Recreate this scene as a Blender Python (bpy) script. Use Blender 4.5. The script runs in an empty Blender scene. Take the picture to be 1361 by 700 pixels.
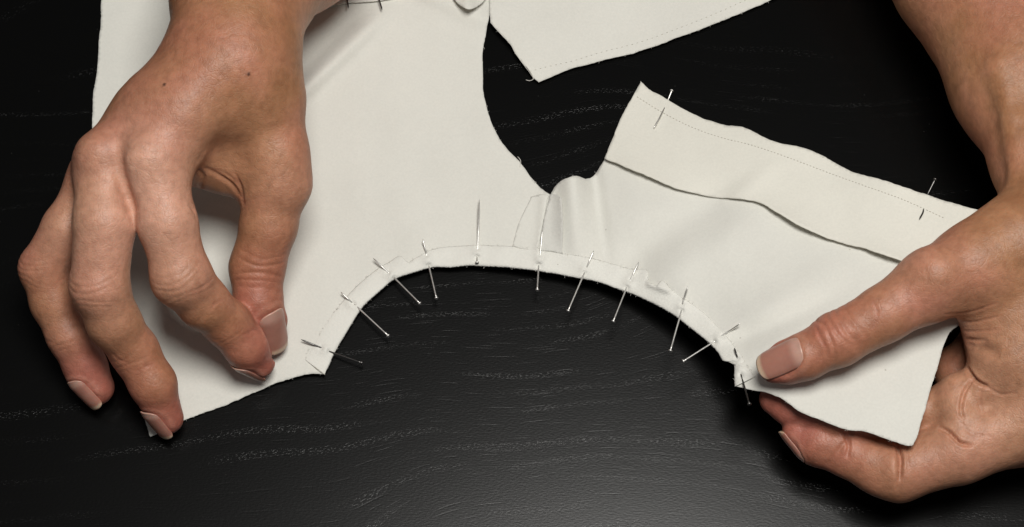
import bpy, math
import numpy as np
from mathutils import Vector
from mathutils.geometry import delaunay_2d_cdt

# ------------------------------------------------------------------ camera, world, light
scene = bpy.context.scene
HFOV = math.radians(26.2); TILT = math.radians(23.0); DIST = 0.68
IMG_W, IMG_H = 1361.0, 700.0
cam_d = bpy.data.cameras.new("camera"); cam = bpy.data.objects.new("camera", cam_d)
scene.collection.objects.link(cam)
cam.location = (0, -DIST*math.sin(TILT), DIST*math.cos(TILT))
cam.rotation_euler = (TILT, 0, 0)
cam_d.sensor_fit = 'HORIZONTAL'; cam_d.angle = HFOV
cam_d.clip_start = 0.01; cam_d.clip_end = 50
scene.camera = cam

w = bpy.data.worlds.new("World"); scene.world = w; w.use_nodes = True
w.node_tree.nodes['Background'].inputs[0].default_value = (0.95, 0.97, 1.0, 1)
w.node_tree.nodes['Background'].inputs[1].default_value = 0.085

def area(name, loc, target, size, power, col):
    l = bpy.data.lights.new(name, 'AREA'); l.shape = 'DISK'; l.size = size; l.energy = power; l.color = col
    o = bpy.data.objects.new(name, l); scene.collection.objects.link(o); o.location = loc
    o.rotation_euler = (Vector(target)-Vector(loc)).to_track_quat('-Z', 'Y').to_euler()
    return o
area("overhead_lamp", (0.085, -0.02, 0.86), (0.0, 0.0, 0), 0.34, 7.2, (1.0, 0.978, 0.935))
scene.view_settings.view_transform = 'Standard'; scene.view_settings.look = 'None'
scene.view_settings.exposure = 0; scene.view_settings.gamma = 1
scene.render.engine = 'CYCLES'

# ------------------------------------------------------------------ measuring helpers
FPX = IMG_W/2/math.tan(HFOV/2)
CP = np.array(cam.location); ct, st = math.cos(TILT), math.sin(TILT)
AX = np.array([1., 0, 0]); AY = np.array([0, ct, st]); AZ = np.array([0, st, -ct])   # right, up, forward
def W(px, py, zmm=0.0):
    """the place at height zmm (mm) above the table that lines up with a measured point"""
    px, py, z = np.broadcast_arrays(np.asarray(px, float), np.asarray(py, float), np.asarray(zmm, float)/1000)
    d = ((px-IMG_W/2)/FPX)[..., None]*AX + ((IMG_H/2-py)/FPX)[..., None]*AY + AZ
    t = (z-CP[2])/d[..., 2]
    return CP + d*t[..., None]
def SC(px, py, zmm):
    p = W(px, py, zmm); return float(np.dot(p-CP, AZ)/FPX)
rng = np.random.default_rng(7)

def link(name, verts, faces, mat, parent=None, smooth=True):
    me = bpy.data.meshes.new(name)
    verts = np.asarray(verts, dtype=np.float32)
    if isinstance(faces, np.ndarray):
        n = faces.shape[1]
        me.vertices.add(len(verts)); me.vertices.foreach_set('co', verts.ravel())
        me.loops.add(faces.size); me.loops.foreach_set('vertex_index', faces.ravel().astype(np.int32))
        me.polygons.add(len(faces)); me.polygons.foreach_set('loop_start', np.arange(0, faces.size, n, dtype=np.int32))
        me.update(calc_edges=True)
    else:
        me.from_pydata(verts.tolist(), [], faces)
    if smooth: me.polygons.foreach_set('use_smooth', [True]*len(me.polygons))
    me.materials.append(mat); me.update()
    o = bpy.data.objects.new(name, me); scene.collection.objects.link(o)
    if parent is not None: o.parent = parent
    return o
def empty(name, loc=(0, 0, 0)):
    o = bpy.data.objects.new(name, None); scene.collection.objects.link(o); o.location = loc
    o.empty_display_size = 0.01; return o
def tag(o, label=None, cat=None, group=None, kind=None):
    if label: o['label'] = label
    if cat: o['category'] = cat
    if group: o['group'] = group
    if kind: o['kind'] = kind
    return o

# ------------------------------------------------------------------ materials
def new_mat(name):
    m = bpy.data.materials.new(name); m.use_nodes = True
    nt = m.node_tree; return m, nt, nt.nodes['Principled BSDF']
def N(nt, typ, **kw):
    n = nt.nodes.new(typ)
    for k, v in kw.items():
        if k in n.inputs.keys(): n.inputs[k].default_value = v
        else: setattr(n, k, v)
    return n
def L(nt, a, b): nt.links.new(a, b)
def ramp(nt, fac, stops):
    r = nt.nodes.new('ShaderNodeValToRGB'); L(nt, fac, r.inputs[0])
    el = r.color_ramp.elements
    while len(el) < len(stops): el.new(0.5)
    for e, (p, c) in zip(el, stops): e.position = p; e.color = (*c, 1) if len(c) == 3 else c
    return r.outputs[0]
def math_n(nt, op, a, b=None, clamp=False):
    m = nt.nodes.new('ShaderNodeMath'); m.operation = op; m.use_clamp = clamp
    for i, v in enumerate((a, b)):
        if v is None: continue
        if isinstance(v, (int, float)): m.inputs[i].default_value = v
        else: L(nt, v, m.inputs[i])
    return m.outputs[0]

def mat_table():
    m, nt, p = new_mat('black_stained_ash')
    geo = N(nt, 'ShaderNodeNewGeometry')
    mp = N(nt, 'ShaderNodeMapping'); mp.inputs['Rotation'].default_value = (0, 0, math.radians(-2))
    L(nt, geo.outputs['Position'], mp.inputs[0])
    # slow warp: cathedral figure of the veneer
    wn = N(nt, 'ShaderNodeTexNoise', Scale=7.0, Detail=1.0); L(nt, mp.outputs[0], wn.inputs['Vector'])
    wv = N(nt, 'ShaderNodeVectorMath', operation='MULTIPLY_ADD'); L(nt, wn.outputs['Color'], wv.inputs[0])
    wv.inputs[1].default_value = (0.0, 0.12, 0); L(nt, mp.outputs[0], wv.inputs[2])
    # narrow rows of open pores, about 5 mm apart, with long gaps between
    wav = N(nt, 'ShaderNodeTexWave', Scale=46.0, Distortion=2.2, Detail=2.0, wave_type='BANDS', bands_direction='Y'); wav.inputs['Detail Scale'].default_value = 0.4
    L(nt, wv.outputs[0], wav.inputs['Vector'])
    rows = ramp(nt, wav.outputs[1], [(0.55, (0, 0, 0)), (1.0, (1, 1, 1))])
    bm_ = N(nt, 'ShaderNodeMapping'); bm_.inputs['Scale'].default_value = (14, 70, 1); L(nt, wv.outputs[0], bm_.inputs[0])
    band = N(nt, 'ShaderNodeTexNoise', Scale=1.0, Detail=2.0, Roughness=0.6); L(nt, bm_.outputs[0], band.inputs['Vector'])
    bandm = ramp(nt, band.outputs[0], [(0.47, (0, 0, 0)), (0.74, (1, 1, 1))])
    msk = math_n(nt, 'MULTIPLY', rows, bandm)
    pm = N(nt, 'ShaderNodeMapping'); pm.inputs['Scale'].default_value = (1100, 2600, 1); L(nt, wv.outputs[0], pm.inputs[0])
    pn = N(nt, 'ShaderNodeTexNoise', Scale=1.0, Detail=1.0, Roughness=0.5); L(nt, pm.outputs[0], pn.inputs['Vector'])
    pore = ramp(nt, pn.outputs[0], [(0.58, (0, 0, 0)), (0.66, (1, 1, 1))])
    pb = math_n(nt, 'MULTIPLY', pore, msk)
    # sparse long hairline grooves
    gm = N(nt, 'ShaderNodeMapping'); gm.inputs['Scale'].default_value = (60, 1300, 1); L(nt, wv.outputs[0], gm.inputs[0])
    gn = N(nt, 'ShaderNodeTexNoise', Scale=1.0, Detail=1.0); L(nt, gm.outputs[0], gn.inputs['Vector'])
    gro = ramp(nt, gn.outputs[0], [(0.66, (0, 0, 0)), (0.72, (1, 1, 1))])
    fm = N(nt, 'ShaderNodeMapping'); fm.inputs['Scale'].default_value = (0.55, 1.2, 1); L(nt, geo.outputs['Position'], fm.inputs[0])
    fine = N(nt, 'ShaderNodeTexNoise', Scale=1700.0, Detail=2.0); L(nt, fm.outputs[0], fine.inputs['Vector'])
    h = math_n(nt, 'SUBTRACT', math_n(nt, 'MULTIPLY', fine.outputs[0], 0.5), math_n(nt, 'ADD', pb, math_n(nt, 'MULTIPLY', gro, 0.18)))
    b = N(nt, 'ShaderNodeBump', Strength=0.35, Distance=0.00010); L(nt, h, b.inputs['Height']); L(nt, b.outputs[0], p.inputs['Normal'])
    dd = pb
    col = N(nt, 'ShaderNodeMix', data_type='RGBA'); L(nt, dd, col.inputs[0])
    col.inputs[6].default_value = (0.0014, 0.0014, 0.0013, 1); col.inputs[7].default_value = (0.0025, 0.0025, 0.0024, 1)
    # dust specks
    vs = N(nt, 'ShaderNodeTexVoronoi', Scale=160.0); L(nt, geo.outputs['Position'], vs.inputs['Vector'])
    sp = math_n(nt, 'LESS_THAN', vs.outputs['Distance'], 0.035)
    c2 = N(nt, 'ShaderNodeMix', data_type='RGBA'); L(nt, math_n(nt, 'MULTIPLY', sp, 0.5), c2.inputs[0]); L(nt, col.outputs[2], c2.inputs[6])
    c2.inputs[7].default_value = (0.02, 0.02, 0.018, 1)
    L(nt, c2.outputs[2], p.inputs['Base Color'])
    ddg = math_n(nt, 'MULTIPLY', dd, 1.0, True)
    ior = math_n(nt, 'MULTIPLY', ddg, 0.19); io2 = math_n(nt, 'ADD', ior, 1.27); L(nt, io2, p.inputs['IOR'])
    ro = math_n(nt, 'ADD', math_n(nt, 'MULTIPLY', ddg, 0.08), 0.245); L(nt, ro, p.inputs['Roughness'])
    return m

def mat_fabric(name, col, fuzz=1.0):
    m, nt, p = new_mat(name)
    tc = N(nt, 'ShaderNodeNewGeometry')
    mp = N(nt, 'ShaderNodeMapping'); mp.inputs['Rotation'].default_value = (0, 0, 0.35); L(nt, tc.outputs['Position'], mp.inputs[0])
    wx = N(nt, 'ShaderNodeTexWave', Scale=900.0, Distortion=1.5, Detail=1.0, wave_type='BANDS', bands_direction='X'); L(nt, mp.outputs[0], wx.inputs['Vector'])
    wy = N(nt, 'ShaderNodeTexWave', Scale=900.0, Distortion=1.5, Detail=1.0, wave_type='BANDS', bands_direction='Y'); L(nt, mp.outputs[0], wy.inputs['Vector'])
    n1 = N(nt, 'ShaderNodeTexNoise', Scale=1400.0, Detail=3.0); L(nt, tc.outputs['Position'], n1.inputs['Vector'])
    n2 = N(nt, 'ShaderNodeTexNoise', Scale=45.0, Detail=4.0, Roughness=0.55); L(nt, tc.outputs['Position'], n2.inputs['Vector'])
    h = math_n(nt, 'ADD', math_n(nt, 'ADD', math_n(nt, 'MULTIPLY', wx.outputs[1], 0.28), math_n(nt, 'MULTIPLY', wy.outputs[1], 0.28)), math_n(nt, 'MULTIPLY', n1.outputs[0], 0.5*fuzz))
    b = N(nt, 'ShaderNodeBump', Strength=0.35*fuzz, Distance=0.00025); L(nt, h, b.inputs['Height'])
    b2 = N(nt, 'ShaderNodeBump', Strength=0.35, Distance=0.0022); L(nt, n2.outputs[0], b2.inputs['Height']); L(nt, b.outputs[0], b2.inputs['Normal'])
    L(nt, b2.outputs[0], p.inputs['Normal'])
    mixf = math_n(nt, 'ADD', math_n(nt, 'MULTIPLY', n1.outputs[0], 0.55), math_n(nt, 'MULTIPLY', n2.outputs[0], 0.45))
    c = ramp(nt, mixf, [(0.25, tuple(x*0.93 for x in col)), (0.75, tuple(min(1, x*1.05) for x in col))])
    # a few tiny lint specks
    vs = N(nt, 'ShaderNodeTexVoronoi', Scale=75.0); L(nt, tc.outputs['Position'], vs.inputs['Vector'])
    sp = math_n(nt, 'LESS_THAN', vs.outputs['Distance'], 0.022)
    cm = N(nt, 'ShaderNodeMix', data_type='RGBA'); L(nt, math_n(nt, 'MULTIPLY', sp, 0.45), cm.inputs[0]); L(nt, c, cm.inputs[6]); cm.inputs[7].default_value = (0.30, 0.28, 0.24, 1)
    L(nt, cm.outputs[2], p.inputs['Base Color'])
    p.inputs['Roughness'].default_value = 0.85; p.inputs['Specular IOR Level'].default_value = 0.2
    p.inputs['Sheen Weight'].default_value = 0.15; p.inputs['Sheen Roughness'].default_value = 0.5
    return m

def mat_skin():
    m, nt, p = new_mat('skin')
    geo = N(nt, 'ShaderNodeNewGeometry')
    a = N(nt, 'ShaderNodeAttribute', attribute_name='tone')
    sep = N(nt, 'ShaderNodeSeparateColor'); L(nt, a.outputs['Color'], sep.inputs[0])
    red, pale, mole = sep.outputs[0], sep.outputs[1], sep.outputs[2]
    n2 = N(nt, 'ShaderNodeTexNoise', Scale=75.0, Detail=4.0, Roughness=0.6); L(nt, geo.outputs['Position'], n2.inputs['Vector'])
    n3 = N(nt, 'ShaderNodeTexNoise', Scale=420.0, Detail=3.0, Roughness=0.6); L(nt, geo.outputs['Position'], n3.inputs['Vector'])
    base = ramp(nt, n2.outputs[0], [(0.30, (0.325, 0.148, 0.070)), (0.52, (0.385, 0.184, 0.091)), (0.70, (0.47, 0.228, 0.124))])
    n0 = N(nt, 'ShaderNodeTexNoise', Scale=38.0, Detail=2.0); L(nt, geo.outputs['Position'], n0.inputs['Vector'])
    pk = ramp(nt, n0.outputs[0], [(0.42, (0, 0, 0)), (0.68, (1, 1, 1))])
    red = math_n(nt, 'ADD', red, math_n(nt, 'MULTIPLY', pk, 0.45), True)
    c1 = N(nt, 'ShaderNodeMix', data_type='RGBA'); L(nt, math_n(nt, 'MULTIPLY', red, 0.9), c1.inputs[0]); L(nt, base, c1.inputs[6]); c1.inputs[7].default_value = (0.42, 0.135, 0.100, 1)
    c2 = N(nt, 'ShaderNodeMix', data_type='RGBA'); L(nt, pale, c2.inputs[0]); L(nt, c1.outputs[2], c2.inputs[6]); c2.inputs[7].default_value = (0.66, 0.365, 0.26, 1)
    fr = ramp(nt, n3.outputs[0], [(0.30, (0.80, 0.78, 0.76)), (0.62, (1.04, 1.04, 1.04))])
    c3 = N(nt, 'ShaderNodeMix', data_type='RGBA', blend_type='MULTIPLY'); c3.inputs[0].default_value = 0.9
    L(nt, c2.outputs[2], c3.inputs[6]); L(nt, fr, c3.inputs[7])
    c4 = N(nt, 'ShaderNodeMix', data_type='RGBA'); L(nt, mole, c4.inputs[0]); L(nt, c3.outputs[2], c4.inputs[6]); c4.inputs[7].default_value = (0.04, 0.015, 0.01, 1)
    L(nt, c4.outputs[2], p.inputs['Base Color'])
    # fine criss-cross relief of skin
    wv = N(nt, 'ShaderNodeVectorMath', operation='MULTIPLY_ADD'); L(nt, n3.outputs['Color'], wv.inputs[0]); wv.inputs[1].default_value = (0.0012,)*3; L(nt, geo.outputs['Position'], wv.inputs[2])
    v1 = N(nt, 'ShaderNodeTexVoronoi', Scale=1050.0, feature='DISTANCE_TO_EDGE'); L(nt, wv.outputs[0], v1.inputs['Vector'])
    v2 = N(nt, 'ShaderNodeTexVoronoi', Scale=420.0, feature='DISTANCE_TO_EDGE'); L(nt, wv.outputs[0], v2.inputs['Vector'])
    e1 = ramp(nt, v1.outputs['Distance'], [(0.0, (0, 0, 0)), (0.16, (1, 1, 1))])
    e2 = ramp(nt, v2.outputs['Distance'], [(0.0, (0, 0, 0)), (0.09, (1, 1, 1))])
    h = math_n(nt, 'ADD', math_n(nt, 'MULTIPLY', e1, 0.45), math_n(nt, 'MULTIPLY', e2, 0.55))
    h = math_n(nt, 'ADD', h, math_n(nt, 'MULTIPLY', n3.outputs[0], 1.2))
    b = N(nt, 'ShaderNodeBump', Strength=0.6, Distance=0.00010); L(nt, h, b.inputs['Height'])
    b2 = N(nt, 'ShaderNodeBump', Strength=0.3, Distance=0.0014); L(nt, n2.outputs[0], b2.inputs['Height']); L(nt, b.outputs[0], b2.inputs['Normal'])
    L(nt, b2.outputs[0], p.inputs['Normal'])
    p.inputs['Roughness'].default_value = 0.47; p.inputs['Specular IOR Level'].default_value = 0.42
    p.inputs['Subsurface Weight'].default_value = 0.28; p.inputs['Subsurface Scale'].default_value = 0.0014
    p.inputs['Subsurface Radius'].default_value = (1.0, 0.38, 0.22)
    return m

def mat_nail():
    m, nt, p = new_mat('fingernail')
    a = N(nt, 'ShaderNodeAttribute', attribute_name='tip')
    geo = N(nt, 'ShaderNodeNewGeometry')
    n = N(nt, 'ShaderNodeTexNoise', Scale=260.0, Detail=2.0); L(nt, geo.outputs['Position'], n.inputs['Vector'])
    base = ramp(nt, a.outputs['Fac'], [(0.0, (0.54, 0.33, 0.26)), (0.16, (0.50, 0.285, 0.225)), (0.30, (0.43, 0.20, 0.15)), (0.86, (0.41, 0.19, 0.14)), (0.92, (0.60, 0.42, 0.30)), (1.0, (0.66, 0.51, 0.37))])
    fr = ramp(nt, n.outputs[0], [(0.3, (0.88, 0.86, 0.85)), (0.7, (1.04, 1.04, 1.04))])
    c3 = N(nt, 'ShaderNodeMix', data_type='RGBA', blend_type='MULTIPLY'); c3.inputs[0].default_value = 1.0
    L(nt, base, c3.inputs[6]); L(nt, fr, c3.inputs[7]); L(nt, c3.outputs[2], p.inputs['Base Color'])
    p.inputs['Roughness'].default_value = 0.33; p.inputs['Specular IOR Level'].default_value = 0.5
    p.inputs['Subsurface Weight'].default_value = 0.25; p.inputs['Subsurface Scale'].default_value = 0.001
    return m

def mat_simple(name, col, rough, metal=0.0):
    m, nt, p = new_mat(name)
    geo = N(nt, 'ShaderNodeNewGeometry')
    n = N(nt, 'ShaderNodeTexNoise', Scale=700.0, Detail=2.0); L(nt, geo.outputs['Position'], n.inputs['Vector'])
    c = ramp(nt, n.outputs[0], [(0.3, tuple(x*0.85 for x in col)), (0.7, tuple(min(1, x*1.1) for x in col))])
    L(nt, c, p.inputs['Base Color']); p.inputs['Roughness'].default_value = rough; p.inputs['Metallic'].default_value = metal
    return m

M_TABLE = mat_table()
COT = (0.70, 0.69, 0.635)
M_FAB = mat_fabric('white_cotton', COT)
M_BAND = mat_fabric('brushed_white_cotton', (0.76, 0.75, 0.695), 1.6)
M_SHADED = mat_fabric('cotton_shade_toned', tuple(c*0.9 for c in (0.71, 0.70, 0.65)), 1.5)  # same cotton greyed: shade of the right seam allowance put into its colour
M_FACE = mat_fabric('facing_cotton', (0.735, 0.718, 0.645))
M_SKIN = mat_skin(); M_NAIL = mat_nail()
M_STEEL = mat_simple('pin_steel', (0.80, 0.79, 0.76), 0.42, 1.0)
M_DARK = mat_simple('dark_steel', (0.16, 0.155, 0.15), 0.35, 1.0)
M_THREAD = mat_simple('thread', (0.50, 0.475, 0.41), 0.9)
M_LINT = mat_simple('pale_thread', (0.70, 0.68, 0.62), 0.9)

# ------------------------------------------------------------------ table
def make_table():
    X0, X1, Y0, Y1, T, R_ = -0.75, 0.75, -0.30, 0.45, 0.03, 0.003
    prof = [(0, 0), (R_*0.7, -R_*0.3), (R_, -R_), (R_, -T)]
    vs, fs = [], []
    for k, (o, z) in enumerate(prof):
        e = o-R_
        vs += [(X0-e, Y0-e, z), (X1+e, Y0-e, z), (X1+e, Y1+e, z), (X0-e, Y1+e, z)]
    fs.append((0, 1, 2, 3))
    for k in range(len(prof)-1):
        for i in range(4):
            a, b_ = 4*k+i, 4*k+(i+1) % 4
            fs.append((a, a+4, b_+4, b_))
    n = 4*(len(prof)-1); fs.append((n+3, n+2, n+1, n))
    o = link('table', vs, fs, M_TABLE, smooth=False)
    tag(o, 'black stained wooden table top with open grain under the white cloth', 'table')
make_table()

# ------------------------------------------------------------------ cloth
def catmull(pts, step=3.0):
    P = np.array(pts, float); out = []
    if len(P) == 2:
        n = max(1, int(np.linalg.norm(P[1]-P[0])/step)); return [P[0]+(P[1]-P[0])*i/n for i in range(n)]+[P[1]]
    Q = np.vstack([2*P[0]-P[1], P, 2*P[-1]-P[-2]])
    for i in range(1, len(Q)-2):
        p0, p1, p2, p3 = Q[i-1:i+3]; n = max(1, int(np.linalg.norm(p2-p1)/step))
        for k in range(n):
            t = k/n
            out.append(0.5*((2*p1)+(-p0+p2)*t+(2*p0-5*p1+4*p2-p3)*t*t+(-p0+3*p1-3*p2+p3)*t**3))
    out.append(P[-1]); return out
def outline(*segs, step=3.0, wob=0.25):
    r = []
    for s in segs:
        c = catmull(s, step); r += [tuple(p) for p in c[:-1]]
    r = np.array(r)
    k = np.cumsum(rng.normal(0, wob, (len(r), 2)), axis=0)
    k -= np.array([np.convolve(np.pad(k[:, i], 10, mode='wrap'), np.ones(21)/21, 'valid') for i in (0, 1)]).T
    return r + np.clip(k, -0.7, 0.7)

class TPS:
    def __init__(s, pts, lam=0.02):
        a = np.array(pts, float); s.c = a[:, :2]/100; z = a[:, 2]; n = len(a)
        K = s.k(np.linalg.norm(s.c[:, None]-s.c[None], axis=-1)) + lam*np.eye(n)
        P = np.hstack([np.ones((n, 1)), s.c]); A = np.zeros((n+3, n+3)); A[:n, :n] = K; A[:n, n:] = P; A[n:, :n] = P.T
        s.w = np.linalg.solve(A, np.concatenate([z, np.zeros(3)]))
    def k(s, r): return r*r*np.log(np.maximum(r, 1e-6))
    def __call__(s, x, y):
        x = np.asarray(x, float)/100; y = np.asarray(y, float)/100
        sh = x.shape; q = np.stack([x.ravel(), y.ravel()], 1)
        r = np.linalg.norm(q[:, None]-s.c[None], axis=-1)
        v = s.k(r)@s.w[:-3] + s.w[-3] + q@s.w[-2:]
        return v.reshape(sh)
def segd(x, y, a, b):
    a = np.array(a, float); b = np.array(b, float); d = b-a; Ln = np.hypot(*d)
    s = ((x-a[0])*d[0]+(y-a[1])*d[1])/Ln**2
    q = ((x-a[0])*(-d[1])+(y-a[1])*d[0])/Ln
    return s, q
def smooth(e0, e1, x):
    t = np.clip((x-e0)/(e1-e0), 0, 1); return t*t*(3-2*t)
def ridge(x, y, a, b, wd, h0, h1, endfade=0.25):
    s, q = segd(x, y, a, b)
    return (h0+(h1-h0)*np.clip(s, 0, 1))*np.exp(-(q/wd)**2)*smooth(-endfade, endfade*0.5, s)*smooth(1+endfade, 1-endfade*0.5, s)

_base = TPS([(60, -60, 1.2), (130, 0, 1.2), (125, 180, 1.2), (150, 320, 1.2), (200, 577, 1.0), (250, 550, 1.0), (300, 400, 1.2), (330, 520, 1.6), (420, 495, 2.2),
             (300, 250, 1.2), (430, 430, 2.2), (500, 370, 2.6), (570, 340, 3.0), (640, 335, 4.0), (700, 345, 5.0), (400, 330, 1.4), (500, 200, 1.6),
             (600, 100, 1.6), (640, 0, 2.0), (500, 0, 3.0), (420, 40, 4.0), (400, 150, 2.0), (640, 200, 2.0), (725, 260, 4.5), (560, 260, 2.4), (600, -60, 3), (300, -60, 1.5), (300, 60, 1.3),
             (800, 215, 5.0), (770, 300, 6.0), (780, 360, 6.5), (852, 110, 4.0), (850, 380, 9.5), (850, 290, 10.5), (900, 330, 14.5), (950, 270, 15), (980, 180, 13), (930, 430, 16), (960, 455, 20),
             (1000, 400, 22), (985, 510, 27), (1040, 490, 31), (1100, 420, 29.5), (1100, 330, 24), (1100, 215, 20), (1200, 260, 27), (1200, 350, 29), (1280, 275, 31), (1150, 480, 34), (1210, 590, 34), (1110, 560, 33),
             (1250, 450, 36), (1260, 350, 32), (1330, 400, 36)])
PINS = [  # ((tip), (in)), ((out), (head)), dark?
    ((400, 451), (427, 462), (438, 467), (481, 482), 1), ((453, 388), (468, 402), (471, 404), (516, 446), 0),
    ((496, 343), (516, 362), (524, 369), (558, 403), 0), ((562, 318), (567, 338), (570, 353), (580, 396), 0),
    ((637, 265), (635, 330), (634, 341), (634, 349), 0), ((721, 305), (718, 338), (716, 352), (714, 385), 0),
    ((789, 333), (780, 355), (777, 362), (755, 413), 0), ((849, 348), (838, 372), (833, 382), (815, 427), 0),
    ((914, 381), (907, 404), (906, 412), (891, 466), 0), ((984, 430), (960, 446), (949, 454), (908, 480), 0),
    ((976, 462), (980, 475), (985, 498), (996, 537), 1)]
def zc(x, y):
    """height (mm) of the cloth surface"""
    x = np.asarray(x, float); y = np.asarray(y, float)
    z = _base(x, y)
    # the pleat standing up beside the shoulder seam
    z = z + ridge(x, y, (758, 215), (768, 352), 18, 7.0, 1.2, 0.25)
    z = z - ridge(x, y, (789, 228), (806, 345), 10, 2.0, 1.0, 0.3)
    z = z + ridge(x, y, (724, 262), (719, 340), 8, 1.2, 0.8, 0.25)
    # soft folds
    z = z + ridge(x, y, (395, 128), (500, 28), 12, 3.2, 2.2, 0.3) - ridge(x, y, (388, 106), (470, 25), 12, 1.8, 1.8, 0.3)
    z = z + ridge(x, y, (655, 30), (560, -15), 16, 1.8, 2.5, 0.3)
    z = z - ridge(x, y, (835, 345), (960, 262), 28, 3.0, 1.8, 0.3) + ridge(x, y, (880, 372), (1010, 290), 32, 2.4, 1.2, 0.3)
    z = z - ridge(x, y, (985, 452), (1110, 395), 15, 2.2, 1.0, 0.3) + ridge(x, y, (1000, 420), (1120, 350), 22, 1.2, 0.8, 0.3)
    z = z + ridge(x, y, (300, 500), (420, 470), 22, 1.0, 0.3, 0.3) + ridge(x, y, (560, 330), (520, 230), 26, 0.8, 0.2, 0.3)
    z = z + 0.42*np.sin(x/37.0+y/61.0)*np.sin(y/43.0-x/80.0) + 0.12*np.sin(x/14.0-y/19.0)*np.sin(y/23.0+x/31.0)
    # puckers where pins gather the cloth
    for t, i, o, h, _ in PINS:
        m = ((i[0]+o[0])/2, (i[1]+o[1])/2)
        r2 = (x-m[0])**2+(y-m[1])**2
        z = z + 0.5*np.exp(-r2/9.0**2)
        d = np.array(t, float)-np.array(h, float); d /= np.hypot(*d)
        z = z + 0.35*np.exp(-(((x-m[0])*d[0]+(y-m[1])*d[1]-14)/14)**2)*np.exp(-(((x-m[0])*d[1]-(y-m[1])*d[0])/7)**2)
    return z

def sheet(name, out, zfun, mat, parent, step=4.0, thick=0.0004, interior=None):
    lo, hi = out.min(0), out.max(0)
    gx = np.arange(lo[0]+step/2, hi[0], step); gy = np.arange(lo[1]+step/2, hi[1], step)
    X, Y = np.meshgrid(gx, gy); X = X + (np.arange(len(gy)) % 2)[:, None]*step/2
    q = np.stack([X.ravel(), Y.ravel()], 1)
    # keep points inside and not too near the border
    ins = np.zeros(len(q), bool); a = out; b = np.roll(out, -1, 0)
    for (x1, y1), (x2, y2) in zip(a, b):
        c = ((y1 > q[:, 1]) != (y2 > q[:, 1]))
        with np.errstate(divide='ignore', invalid='ignore'):
            xi = (x2-x1)*(q[:, 1]-y1)/(y2-y1)+x1
        ins ^= c & (q[:, 0] < xi)
    q = q[ins]
    keep = np.ones(len(q), bool)
    for k in range(0, len(q), 4000):
        dd = np.min(np.linalg.norm(q[k:k+4000, None]-out[None], axis=-1), axis=1); keep[k:k+4000] = dd > step*0.45
    q = q[keep]
    pts = [Vector(p) for p in out.tolist()] + [Vector(p) for p in q.tolist()]
    n = len(out)
    r = delaunay_2d_cdt(pts, [(i, (i+1) % n) for i in range(n)], [], 1, 1e-4)
    V = np.array([[v.x, v.y] for v in r[0]]); F = np.array([f[::-1] for f in r[2]])
    P = W(V[:, 0], V[:, 1], zfun(V[:, 0], V[:, 1]))
    # all faces upward
    nrm = np.cross(P[F[:, 1]]-P[F[:, 0]], P[F[:, 2]]-P[F[:, 0]])[:, 2]
    F[nrm < 0] = F[nrm < 0][:, ::-1]
    o = link(name, P, F, mat, parent)
    s = o.modifiers.new('thickness', 'SOLIDIFY'); s.thickness = thick*0.7; s.offset = -1
    return o
def loft(name, A, B, zfun, mat, parent, n=260, m=12, thick=0.0004, prof=None):
    def rs(P, n):
        P = np.array(catmull(P, 2.0)); s = np.concatenate([[0], np.cumsum(np.linalg.norm(np.diff(P, axis=0), axis=1))])
        t = np.linspace(0, s[-1], n); return np.stack([np.interp(t, s, P[:, 0]), np.interp(t, s, P[:, 1])], 1)
    a, b = rs(A, n), rs(B, n); ar = np.arange(n)
    a = a+np.stack([0.45*np.sin(ar/5.3+np.sin(ar/17)), 0.55*np.sin(ar/7.1+2*np.sin(ar/23))], 1)+rng.normal(0, 0.16, a.shape); b = b+np.stack([0.5*np.sin(ar/6.1), 0.6*np.sin(ar/8.7)], 1)+rng.normal(0, 0.12, b.shape)
    t = np.linspace(0, 1, m)[None, :, None]
    G = a[:, None]*(1-t)+b[:, None]*t
    z = zfun(G[..., 0], G[..., 1]) + (prof(np.linspace(0, 1, m))[None] if prof else 0)
    P = W(G[..., 0], G[..., 1], z).reshape(-1, 3)
    I = np.arange(n*m).reshape(n, m)
    F = np.stack([I[:-1, :-1], I[1:, :-1], I[1:, 1:], I[:-1, 1:]], -1).reshape(-1, 4)
    nrm = np.cross(P[F[:, 1]]-P[F[:, 0]], P[F[:, 2]]-P[F[:, 0]])[:, 2]
    if nrm.mean() < 0: F = F[:, ::-1].copy()
    o = link(name, P, F, mat, parent)
    s = o.modifiers.new('thickness', 'SOLIDIFY'); s.thickness = thick*0.7; s.offset = -1
    return o
def tube(pts, rad, n=8, cap=True):
    P = np.array(pts, float); m = len(P); R_ = np.broadcast_to(np.asarray(rad, float), (m,))
    T = np.gradient(P, axis=0); T /= np.linalg.norm(T, axis=1)[:, None]+1e-12
    up = np.array([0, 0, 1.]) if abs(T[0, 2]) < 0.9 else np.array([1., 0, 0])
    vs, fs = [], []
    for i in range(m):
        u = np.cross(T[i], up); u /= np.linalg.norm(u); v = np.cross(u, T[i])
        for k in range(n):
            an = 2*math.pi*k/n; vs.append(P[i]+R_[i]*(math.cos(an)*u+math.sin(an)*v))
    for i in range(m-1):
        for k in range(n): fs.append((i*n+k, i*n+(k+1) % n, (i+1)*n+(k+1) % n, (i+1)*n+k))
    if cap: fs.append(tuple(range(n))[::-1]); fs.append(tuple((m-1)*n+k for k in range(n)))
    return vs, fs

garment = tag(empty('unfinished_garment', tuple(W(680, 300, 0))),
              'white cotton garment pieces with curved neckline pinned together, lying across the black table', 'garment')
def child(o):
    o.parent = garment
    o.location = -Vector(garment.location); return o

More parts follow.
